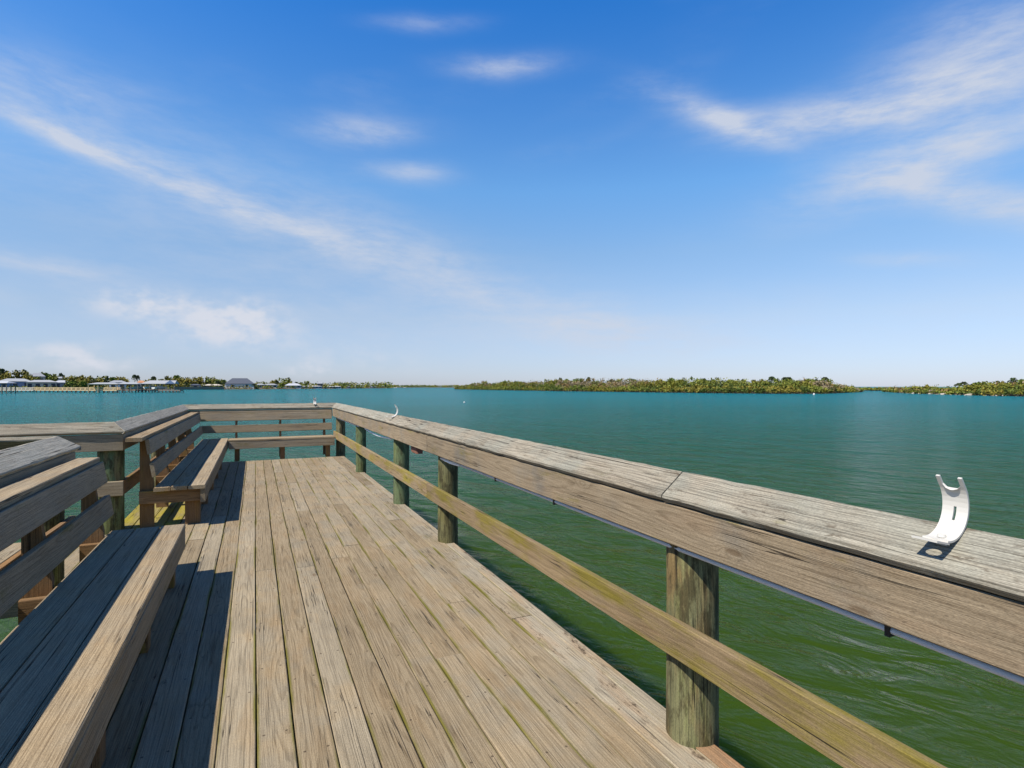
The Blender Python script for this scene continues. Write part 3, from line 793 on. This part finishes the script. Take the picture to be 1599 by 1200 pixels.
def trunk_mesh(kind):
    b_ = bmesh.new()
    if kind == 'palm': tube(b_, [(0, 0, -.05), (0.012, 0, .4), (0.0, 0.008, .86)], [.030, .024, .022], 8)
    elif kind == 'pine': tube(b_, [(0, 0, -.05), (0.01, 0, .5), (0, 0, .95)], [.03, .02, .006], 7)
    else:
        tube(b_, [(0, 0, -.05), (0.02, 0.01, .25), (0.0, 0, .5)], [.06, .042, .03], 7)
        for a in (0.3, 2.2, 4.4): tube(b_, [(0.01, 0.005, .26), (math.cos(a) * .2, math.sin(a) * .2, .48), (math.cos(a) * .38, math.sin(a) * .38, .62)], [.03, .02, .008], 6)
    me = bpy.data.meshes.new('trunk_' + kind); b_.to_mesh(me); b_.free(); me.materials.append(M['bark']); return me
CR = {k: [crown_mesh(k, 50 + i * 7 + len(k)) for i in range(3)] for k in ('broad', 'olive', 'pine', 'palm')}
TR = {k: trunk_mesh(k) for k in CR}
NAMES = {'broad': 'broadleaf_tree', 'olive': 'broadleaf_tree', 'pine': 'pine_tree', 'palm': 'palm_tree'}
trg = random.Random(21)
def tree(kind, u, z, h, width, label, group, base=0.8):
    p = at(u, z, base)
    o = empty(NAMES[kind], p, label=label, cat='palm' if kind == 'palm' else 'tree', group=group)
    o.rotation_euler = (0, 0, trg.uniform(0, 6.28)); o.scale = (width, width, h)
    for nm, me in (('trunk', TR[kind]), ('crown', trg.choice(CR[kind]))):
        c = bpy.data.objects.new(nm, me); link(c, o)
    return o

# trees standing above the mangroves: (u, top v, kind)
for (u, vt, kd_) in ((858, 592, 'broad'), (868, 591, 'broad'), (875, 589, 'pine'), (885, 591, 'broad'), (902, 590, 'broad'), (908, 590, 'broad'), (919, 590, 'palm'), (932, 593, 'broad'),
                     (955, 593, 'palm'), (963, 591, 'broad'), (988, 591, 'pine'), (1000, 592, 'broad'), (1025, 591, 'broad'), (1048, 589, 'broad'), (1062, 592, 'broad'), (1085, 592, 'broad'),
                     (1101, 590, 'pine'), (1114, 590, 'broad'), (1140, 592, 'broad'), (1150, 592, 'broad'), (1185, 592, 'broad'), (1198, 591, 'broad'), (1205, 589, 'palm'), (1226, 590, 'palm'), (1232, 590, 'palm'),
                     (1252, 591, 'broad'), (1262, 591, 'broad'), (1288, 590, 'palm'), (1286, 591, 'broad'), (1294, 595, 'broad'), (805, 596, 'palm')):
    zs = zof(lerp_tab(ISL_A, u)); z = zs + 22 + trg.uniform(-4, 6)
    h = CAMH + (CY - vt) * z / F_PX - 0.6
    lab = {'broad': 'dark round crowned tree rising above the middle island mangroves', 'pine': 'thin dark pine rising above the middle island mangroves',
           'palm': 'small dark palm rising above the middle island mangroves'}[kd_]
    tree(kd_, u, z, h, {'broad': 4.6, 'pine': 4.5, 'palm': 6.0}[kd_], lab, 'trees above the middle island', 0.6)
for (u, vt, kd_) in ((1497, 599, 'palm'), (1505, 597, 'palm'), (1522, 597, 'broad'), (1536, 595, 'broad'), (1550, 595, 'broad'), (1566, 594, 'broad'), (1582, 591, 'palm'), (1597, 591, 'broad')):
    zs = zof(lerp_tab(ISL_B, u)); z = zs + 20
    h = CAMH + (CY - vt) * z / F_PX - 0.6
    tree(kd_, u, z, h, 4.0 if kd_ == 'broad' else 5.0, {'broad': 'dark tree above the mangroves at the right edge', 'palm': 'small palm above the mangroves at the right edge'}[kd_], 'trees on the right shore', 0.6)

# ---- left shore: land, seawall, houses, trees
SH_L = [(-420, 610.6), (-100, 610.4), (60, 610.2), (150, 609.9), (275, 608.9), (350, 608.6), (430, 608.2), (520, 607.4), (600, 606.6)]
land('shore', SH_L, 220, 1.0, 'soil')
SH_F = [(600, 606.0), (640, 605.6), (680, 605.5), (740, 605.6)]
land('shore', SH_F, 200, 1.0, 'soil', 20)
HM = {}
for k, col in dict(white=(0.56, 0.55, 0.53), cream=(0.48, 0.43, 0.34), blue=(0.16, 0.22, 0.34), tan=(0.50, 0.36, 0.20), grey=(0.40, 0.41, 0.43), slate=(0.075, 0.085, 0.11),
                   pale=(0.30, 0.31, 0.32), terracotta=(0.42, 0.20, 0.10), glass=(0.03, 0.04, 0.06), newwood=(0.50, 0.37, 0.20), oldwood=(0.16, 0.13, 0.10), wall=(0.22, 0.16, 0.12),
                   mid=(0.27, 0.28, 0.30)).items():
    HM[k] = plain('paint_' + k, col, 0.25 if k == 'glass' else 0.75, 0.08, 1.5)
def part(root, name, mat, fn):
    b_ = bmesh.new(); fn(b_); return mesh_obj(name, b_, HM[mat], root)
def house(u0, u1, z, v_eave, v_ridge, wall, roof, label, hip=True, windows=3, depth=None, gable_side=False, base=1.0, turn=0.0, win='glass', name='house'):
    """single-storey shore house; local x along the shore, y away from the viewer"""
    z = zof(lerp_tab(SH_L, (u0 + u1) / 2)) + (12 if base < 2 else 75)
    pxm = z / F_PX; w = (u1 - u0) * pxm; d = depth or max(7.0, min(14.0, w * 0.5))
    he = CAMH + (CY - v_eave) * pxm - base; hr = CAMH + (CY - v_ridge) * pxm - base
    hr = max(hr, he + 0.6)
    o = empty(name, at((u0 + u1) / 2, z, base), label=label, cat='house', group='houses along the left shore')
    o.rotation_euler = (0, 0, -YAW - math.atan(((u0 + u1) / 2 - CX) / F_PX) * 0.9 + turn)
    x0, x1 = -w / 2, w / 2
    part(o, 'wall', wall, lambda b_: box(b_, x0 + .4, x1 - .4, 0.4, d - .4, -1.5, he))
    def rf(b_):
        t = 0.25
        if gable_side:            # gable faces the water
            poly_prism(b_, [(x0, -.3, he), (x1, -.3, he), (x1, -.3, he + .2), (0, -.3, hr + .2), (x0, -.3, he + .2)], (0, d + .6, 0))
        else:
            ins = min(w * 0.3, d * 0.5) if hip else 0.0
            lo_ = [b_.verts.new(p) for p in ((x0, -.3, he), (x1, -.3, he), (x1, d + .3, he), (x0, d + .3, he))]
            l2 = [b_.verts.new(p) for p in ((x0, -.3, he + t), (x1, -.3, he + t), (x1, d + .3, he + t), (x0, d + .3, he + t))]
            r_ = [b_.verts.new(p) for p in ((x0 + ins, d / 2, hr), (x1 - ins, d / 2, hr))]
            b_.faces.new(list(reversed(lo_)))
            for i in range(4): b_.faces.new((lo_[i], lo_[(i + 1) % 4], l2[(i + 1) % 4], l2[i]))
            b_.faces.new((l2[0], l2[1], r_[1], r_[0])); b_.faces.new((l2[2], l2[3], r_[0], r_[1]))
            b_.faces.new((l2[1], l2[2], r_[1])); b_.faces.new((l2[3], l2[0], r_[0]))
            bmesh.ops.recalc_face_normals(b_, faces=b_.faces)
    part(o, 'roof', roof, rf)
    for k in range(windows):
        xc = x0 + w * (k + 0.5) / windows; ww = min(2.6, w / windows * 0.55)
        f = part(o, 'window', win, lambda b_: box(b_, xc - ww / 2, xc + ww / 2, 0.33, 0.40, he * 0.28, he * 0.82))
    return o
house(3, 44, zof(609.6), 596.3, 591.3, 'blue', 'pale', 'pale roofed house with deep blue front at the far left', windows=3)
house(46, 84, zof(609.5), 597.5, 593.6, 'cream', 'pale', 'long low cream house with pale roof behind the tan pier', windows=4)
house(86, 108, zof(609.4), 598.0, 594.2, 'mid', 'grey', 'small grey house beside the shore trees, left of the boat shelters', windows=2)
house(47, 68, zof(608.2), 588.5, 582.5, 'cream', 'mid', 'large grey hipped roof rising behind the left houses', windows=2, base=3)
house(90, 99, zof(608.6), 591.3, 588.5, 'white', 'pale', 'white house half hidden among trees, left one of two', windows=1, base=3)
house(114, 126, zof(608.6), 591.3, 588.5, 'white', 'pale', 'white house half hidden among trees, right one of two', windows=1, base=3)
house(172, 195, zof(608.3), 597.8, 594.3, 'white', 'mid', 'blue grey roofed house behind the middle boat shelter', windows=2)
house(214, 226, zof(608.6), 598.5, 594.5, 'cream', 'terracotta', 'house with orange tiled roof behind the boat shelters', windows=2)
house(297, 313, zof(607.9), 602.0, 600.0, 'mid', 'slate', 'low dark roofed shed behind the brown seawall', windows=1)
house(318, 346, zof(608.0), 602.5, 600.2, 'wall', 'cream', 'low tan roofed building on the brown seawall', windows=4)
house(353, 395, zof(608.3), 599.8, 590.8, 'white', 'slate', 'big house with steep dark slate roof and white front', windows=2, hip=True)
house(400, 412, zof(607.9), 601.5, 599.2, 'cream', 'pale', 'pale bungalow just right of the dark roofed house', windows=3)
house(413, 432, zof(607.8), 601.5, 599.4, 'white', 'pale', 'white bungalow among the palms', windows=3)
house(445, 470, zof(607.6), 602.5, 599.0, 'mid', 'grey', 'grey hipped roof waterfront house in the middle distance', windows=3)
house(470, 502, zof(607.3), 603.8, 602.7, 'mid', 'white', 'long flat white roofed boat shelter in the middle distance', windows=6, win='glass')
house(495, 504, zof(606.7), 599.5, 596.8, 'wall', 'mid', 'tall narrow building above the white boat shelters', windows=2)
house(505, 532, zof(607.1), 604.2, 603.0, 'mid', 'white', 'second flat white boat shelter farther along the shore', windows=6)
for i, (u0, u1, ve, vr, wl) in enumerate(((552, 557, 603.8, 602.9, 'white'), (560, 568, 604, 603, 'cream'), (577, 583, 604.2, 603.4, 'white'), (584, 588, 604, 603.2, 'white'), (594, 606, 603.4, 602.4, 'cream'), (540, 547, 604.2, 603.4, 'white'))):
    house(u0, u1, zof(606.7), ve, vr, wl, 'pale', ['tiny white house on the far left shore, second from the shelters', 'tiny cream house on the far shore', 'tiny bright white house on the far shore',
          'tiny white house beside the bright white one on the far shore', 'widest pale building at the end of the far left shore', 'tiny white house next to the flat boat shelters'][i], windows=2)
# brown seawall
b_ = bmesh.new()
pts = [at(u, zof(lerp_tab(SH_L, u)) - 4, 0) for u in (272, 300, 325, 350)]
for a, c in zip(pts[:-1], pts[1:]):
    dr = (c - a).normalized(); nn = Vector((-dr.y, dr.x, 0))
    poly_prism(b_, [a - Vector((0, 0, 1)), c - Vector((0, 0, 1)), c + Vector((0, 0, 2.6)), a + Vector((0, 0, 2.6))], nn * 0.6)
tag(mesh_obj('seawall', b_, HM['wall']), 'brown seawall along the shore left of the dark roofed house', 'seawall')

# trees along the left shore (u, top v, kind, width m, extra depth)
LT = [(3, 577, 'palm', 8, 10), (14, 574.5, 'broad', 9, 14), (8, 580, 'broad', 8, 8), (24, 578, 'olive', 9, 12), (36, 577.5, 'olive', 11, 14), (45, 583, 'olive', 7, 10), (70, 581, 'broad', 9, 60), (77, 580, 'broad', 9, 70),
      (85, 583, 'broad', 8, 60), (96, 581.5, 'pine', 7, 60), (60, 587, 'broad', 7, 40), (78, 587, 'broad', 7, 35), (104, 586, 'broad', 8, 30), (110, 587, 'olive', 8, 25), (118, 585, 'broad', 8, 40), (128, 588, 'olive', 8, 14),
      (134, 585, 'broad', 8, 35), (141, 587, 'olive', 8, 16), (150, 587, 'broad', 8, 30), (158, 590, 'olive', 8, 14), (166, 586, 'pine', 6, 40), (175, 588, 'broad', 8, 40), (184, 587, 'olive', 8, 40), (196, 588, 'broad', 9, 44),
      (108, 593, 'broad', 7, 4), (118, 594, 'broad', 7, 2), (128, 595, 'broad', 7, 2), (210, 586, 'palm', 7, 70), (215, 587, 'palm', 6, 70), (226, 591, 'broad', 9, 60), (240, 588.5, 'palm', 7, 80), (248, 589, 'broad', 8, 80),
      (258, 591, 'broad', 8, 70), (268, 586, 'broad', 9, 50), (276, 585, 'broad', 10, 50), (284, 589, 'olive', 10, 40), (293, 588, 'broad', 10, 46), (303, 588, 'olive', 10, 46), (314, 588, 'olive', 10, 46), (325, 588, 'broad', 10, 46),
      (334, 590, 'olive', 9, 46), (341, 592, 'broad', 8, 30), (349, 592.5, 'broad', 8, 40), (278, 596, 'olive', 7, 6), (290, 597, 'palm', 6, 4), (340, 595, 'palm', 7, 6), (348, 597, 'palm', 6, 2),
      (398, 597.5, 'broad', 8, 40), (406, 596, 'broad', 9, 60), (424, 592, 'broad', 8, 40), (432, 595, 'palm', 8, 30), (440, 596, 'broad', 9, 40), (447, 590, 'broad', 14, 50), (453, 594, 'olive', 9, 30), (463, 596, 'pine', 8, 80),
      (472, 595, 'broad', 10, 70), (480, 597.5, 'palm', 9, 60), (488, 598.5, 'olive', 9, 60), (397, 600, 'palm', 8, 2), (513, 600, 'broad', 10, 100), (521, 599.5, 'broad', 10, 100), (530, 599.5, 'broad', 11, 100), (538, 601, 'broad', 12, 90),
      (-22, 579, 'broad', 9, 30), (-50, 583, 'olive', 9, 20), (-85, 581, 'broad', 10, 40), (-120, 580, 'palm', 8, 30), (-160, 584, 'broad', 10, 40), (-210, 582, 'olive', 10, 30), (-260, 581, 'broad', 11, 40), (-320, 583, 'broad', 11, 30), (-380, 582, 'palm', 9, 30),
      (546, 601, 'broad', 12, 90), (555, 601, 'olive', 12, 100), (564, 601.3, 'broad', 13, 120), (574, 601.5, 'broad', 13, 120), (586, 601, 'broad', 13, 120), (592, 601, 'broad', 13, 130), (604, 602.4, 'broad', 14, 130)]
WHERE = [(60, 'at the far left among the first houses'), (170, 'behind the tan pier on the left shore'), (270, 'behind the boat shelters on the left shore'), (352, 'above the brown seawall'),
         (440, 'near the dark roofed house'), (500, 'beside the middle distance boat shelters'), (700, 'on the faint far end of the left shore')]
KIND = {'broad': 'dark green tree', 'olive': 'yellowish green tree', 'pine': 'thin dark pine', 'palm': 'palm'}
for (u, vt, kd_, w_, ex_) in LT:
    z = zof(lerp_tab(SH_L, u)) + (ex_ + 22 if ex_ > 6 else ex_)
    h = CAMH + (CY - vt) * z / F_PX - 1.0
    wh = next(t for lim, t in WHERE if u < lim) if u >= 0 else 'farther along the shore beyond the left edge'
    tree(kd_, u, z, h, w_ * 1.15 if kd_ != 'palm' else w_ * 1.2, KIND[kd_] + ' ' + wh, 'trees along the left shore', 1.0)
# hedge of low shrubs closing the ground between houses and trees
rgs = random.Random(5); L = Leaves()
for i in range(1400):
    u = rgs.uniform(-420, 610); z = zof(lerp_tab(SH_L, u)) + rgs.choice([6, 30, 60, 90, 120]) * rgs.uniform(.8, 1.2)
    k = z / 500.0
    L.bush(at(u, z, 1.2 + rgs.uniform(0, 3.6 if z > zof(lerp_tab(SH_L, u)) + 40 else 1.4) * k), 2.8 * k, 1.8 * k, 18, 0.6 * k, rgs.choice(GREENS[:4]), rgs)
for i in range(160):
    u = rgs.uniform(598, 745); z = zof(lerp_tab(SH_F, u)) + rgs.uniform(10, 160)
    L.bush(at(u, z, 2.0 + rgs.uniform(0, 3.2)), 9, 3.4, 26, 1.5, rgs.choice(GREENS[1:4]), rgs)
o = bpy.data.objects.new('shrubs', L.mesh('shrubs')); link(o)
tag(o, 'mixed green shrubs along the left and far shores', 'shrubs', kind='stuff')

# ---- piers and boat shelters on the left shore
def shore_frame(u, z):
    return at(u, z, 0)
def far_pier(label, u0, u1, z0, z1, deck_h, mat, rail=True, step=3.2):
    a, c = at(u0, z0), at(u1, z1); dr = (c - a); L_ = dr.length; dr.normalize(); nn = Vector((-dr.y, dr.x, 0))
    o = empty('far_pier', a, label=label, cat='pier', group='piers on the left shore')
    ang = math.atan2(dr.y, dr.x); o.rotation_euler = (0, 0, ang)
    part(o, 'deck', mat, lambda b: box(b, 0, L_, 0, 2.0, deck_h - .45, deck_h))
    k = 0; pile_me = None; post_me = None
    while k * step < L_:
        for y_ in (0.05, 1.75):
            if pile_me is None:
                q = part(o, 'pile', 'oldwood', lambda b: tube(b, [(0, 0, -2), (0, 0, deck_h - .31)], .19, 7)); pile_me = q.data
            else: q = link(bpy.data.objects.new('pile', pile_me), o)
            q.location = (k * step + .2, y_, 0)
        if rail:
            for y_ in (0.05, 1.9):
                if post_me is None:
                    q = part(o, 'rail_post', mat, lambda b: box(b, -.15, .15, -.10, .10, deck_h, deck_h + 1.2)); post_me = q.data
                else: q = link(bpy.data.objects.new('rail_post', post_me), o)
                q.location = (k * step + .2, y_, 0)
        k += 1
    if rail:
        for h_ in (0.5, 1.1):
            for y_ in (-.02, 1.97):
                part(o, 'rail', mat, lambda b: box(b, 0, L_, y_ - .06, y_ + .06, deck_h + h_ - .18, deck_h + h_ + .10))
    return o
far_pier('grey timber pier at the far left edge with pale posts', -140, 52, 318, 286, 1.3, 'cream')
far_pier('long new tan timber pier with railings on the left shore', 50, 182, 287, 268, 1.35, 'newwood')
far_pier('dark old pier under the boat shelters', 180, 281, 288, 276, 1.3, 'oldwood', rail=False, step=2.2)
def shelter(u0, u1, z, v_eave, v_ridge, roof, post, label, gable=None, deck_h=1.35, nposts=4):
    pxm = z / F_PX; w = (u1 - u0) * pxm; he = CAMH + (CY - v_eave) * pxm; hr = max(CAMH + (CY - v_ridge) * pxm, he + .5); d = 7.0
    o = empty('boat_shelter', at((u0 + u1) / 2, z, 0), label=label, cat='boat shelter', group='boat shelters on the left shore')
    o.rotation_euler = (0, 0, -YAW + 0.25)
    x0, x1 = -w / 2, w / 2
    def rf(b):
        ins = min(w * .22, 3)
        lo_ = [b.verts.new(p) for p in ((x0, 0, he), (x1, 0, he), (x1, d, he), (x0, d, he))]
        r_ = [b.verts.new(p) for p in ((x0 + ins, d / 2, hr), (x1 - (0.2 if gable else ins), d / 2, hr))]
        b.faces.new(list(reversed(lo_))); b.faces.new((lo_[0], lo_[1], r_[1], r_[0])); b.faces.new((lo_[2], lo_[3], r_[0], r_[1]))
        b.faces.new((lo_[1], lo_[2], r_[1])); b.faces.new((lo_[3], lo_[0], r_[0]))
        bmesh.ops.recalc_face_normals(b, faces=b.faces)
    part(o, 'roof', roof, rf)
    if gable:
        part(o, 'gable', gable, lambda b: poly_prism(b, [(x1 - w * .28, -.06, he + .05), (x1 + .2, -.06, he + .05), (x1 - w * .13, -.06, hr + .1)], (0, -.15, 0)))
    for i in range(nposts):
        xx = x0 + .4 + (w - .8) * i / (nposts - 1)
        for yy in (.4, d - .4):
            part(o, 'post', post, lambda b: box(b, xx - .14, xx + .14, yy - .14, yy + .14, -2, he))
    part(o, 'beam', post, lambda b: box(b, x0 + .3, x1 - .3, .28, .5, he - .35, he - .02))
    return o
shelter(139, 181, 270, 600.0, 597.6, 'pale', 'newwood', 'leftmost boat shelter with flat pale roof on tan posts')
shelter(183, 214, 276, 600.0, 597.2, 'pale', 'oldwood', 'middle boat shelter with low pale roof')
shelter(222, 270, 280, 599.6, 594.3, 'pale', 'oldwood', 'largest boat shelter with pale hipped roof and blue gable', gable='blue', nposts=5)
shelter(-12, 9, 236, 598.5, 595.5, 'grey', 'oldwood', 'boat shelter cut off by the left edge of the picture')
def boat(u, z, h, length, label, turn=0.3):
    """small moored motor boat"""
    o = empty('boat', at(u, z, h), label=label, cat='boat', group='moored boats on the left shore'); o.rotation_euler = (0, 0, turn)
    b_ = bmesh.new(); Lh = length / 2; wv = length * .17
    secs = []
    for f in (-1, -.5, 0, .5, .85, 1.0):
        wd = wv * (1 if f < .3 else max(0.03, 1 - ((f - .3) / .7) ** 2)); rise = .25 * max(0, f) ** 2
        secs.append([b_.verts.new((f * Lh, y_ * wd, z_ + rise)) for (y_, z_) in ((-1, .95), (-.8, .25), (0, 0), (.8, .25), (1, .95))])
    for s0, s1 in zip(secs[:-1], secs[1:]):
        for j in range(4): b_.faces.new((s0[j], s1[j], s1[j + 1], s0[j + 1]))
        b_.faces.new((s0[4], s1[4], s1[0], s0[0]))
    b_.faces.new(secs[0]); b_.faces.new(secs[-1])
    bmesh.ops.recalc_face_normals(b_, faces=b_.faces)
    mesh_obj('hull', b_, HM['white'], o)
    part(o, 'cabin', 'white', lambda b: poly_prism(b, [(-.15 * length, -wv * .6, .96), (.18 * length, -wv * .6, .96), (.10 * length, -wv * .6, 1.7), (-.13 * length, -wv * .6, 1.8)], (0, wv * 1.2, 0)))
    part(o, 'windscreen', 'glass', lambda b: poly_prism(b, [(.135 * length, -wv * .5, 1.45), (.175 * length, -wv * .5, 1.05), (.185 * length, -wv * .5, 1.06), (.145 * length, -wv * .5, 1.47)], (0, wv, 0)))
    return o
boat(213, 281, 1.7, 6.5, 'white motor boat on a lift under the middle boat shelter', 0.9)
boat(236, 283, 1.9, 7.0, 'white motor boat on a lift under the left half of the largest shelter', 0.8)
boat(250, 283, 1.7, 7.5, 'white motor boat on a lift under the right half of the largest shelter', 0.8)
boat(620, zof(606.0), -0.2, 16, 'white boat on the water near the far channel, left one', 0.5)
boat(632, zof(606.0), -0.2, 18, 'white boat on the water near the far channel, right one', -0.4)

# ---- small things on the water
def buoy(u, v, r, label):
    z = zof(v)
    o = empty('buoy', at(u, z, 0), label=label, cat='buoy', group='white buoys')
    b_ = bmesh.new(); bmesh.ops.create_uvsphere(b_, u_segments=14, v_segments=9, radius=r, matrix=Matrix.Translation((0, 0, r * .45)))
    mesh_obj('float', b_, HM['white'], o, smooth=True)
    b_ = bmesh.new(); tube(b_, [(0, 0, r * 1.3), (0, 0, r * 1.9)], r * .16, 8); mesh_obj('stem', b_, HM['white'], o)
buoy(725, 629.5, 0.16, 'small white buoy floating left of the middle island')
buoy(1271, 617.0, 0.38, 'small white buoy close to the middle island shore')
# driftwood and pale rocks on the right shore
rk = random.Random(9)
for i, (u, lab) in enumerate(((1428, 'leftmost pale rock on the waterline of the right shore'), (1455, 'pale rock on the waterline of the right shore, second from left'), (1474, 'pale rock on the waterline of the right shore, second from right'), (1515, 'largest pale rock on the waterline at the right edge'))):
    b_ = bmesh.new(); bmesh.ops.create_icosphere(b_, subdivisions=2, radius=1.0)
    for v_ in b_.verts: v_.co *= rk.uniform(.75, 1.15)
    o = mesh_obj('rock', b_, M['sand'], None, at(u, zof(lerp_tab(ISL_B, u)) - .6, 0.15)); o.scale = (1.5 + (i == 3) * 1.6, 1.0, 0.45)
    tag(o, lab, 'rock', 'pale rocks on the right shore')

# ---- where several trees share a description, tell them apart by their order from the left
ORD = ['leftmost', 'second from left', 'third from left', 'fourth from left', 'fifth from left', 'sixth from left', 'seventh from left', 'eighth from left', 'ninth from left', 'tenth from left']
ORD += [w + ' from left' for w in ('eleventh', 'twelfth', 'thirteenth', 'fourteenth', 'fifteenth', 'sixteenth', 'seventeenth', 'eighteenth', 'nineteenth', 'twentieth', 'twenty-first', 'twenty-second')]
by = {}
for o in S.objects:
    if o.parent is None and o.get('category') in ('tree', 'palm'):
        d = o.location - cam.location
        by.setdefault(o['label'], []).append((d.dot(RGT) / d.dot(FWD), o))
for lab, lst in by.items():
    if len(lst) > 1:
        lst.sort(key=lambda t: t[0])
        for i, (_, o) in enumerate(lst): o['label'] = lab + ', ' + ORD[i]
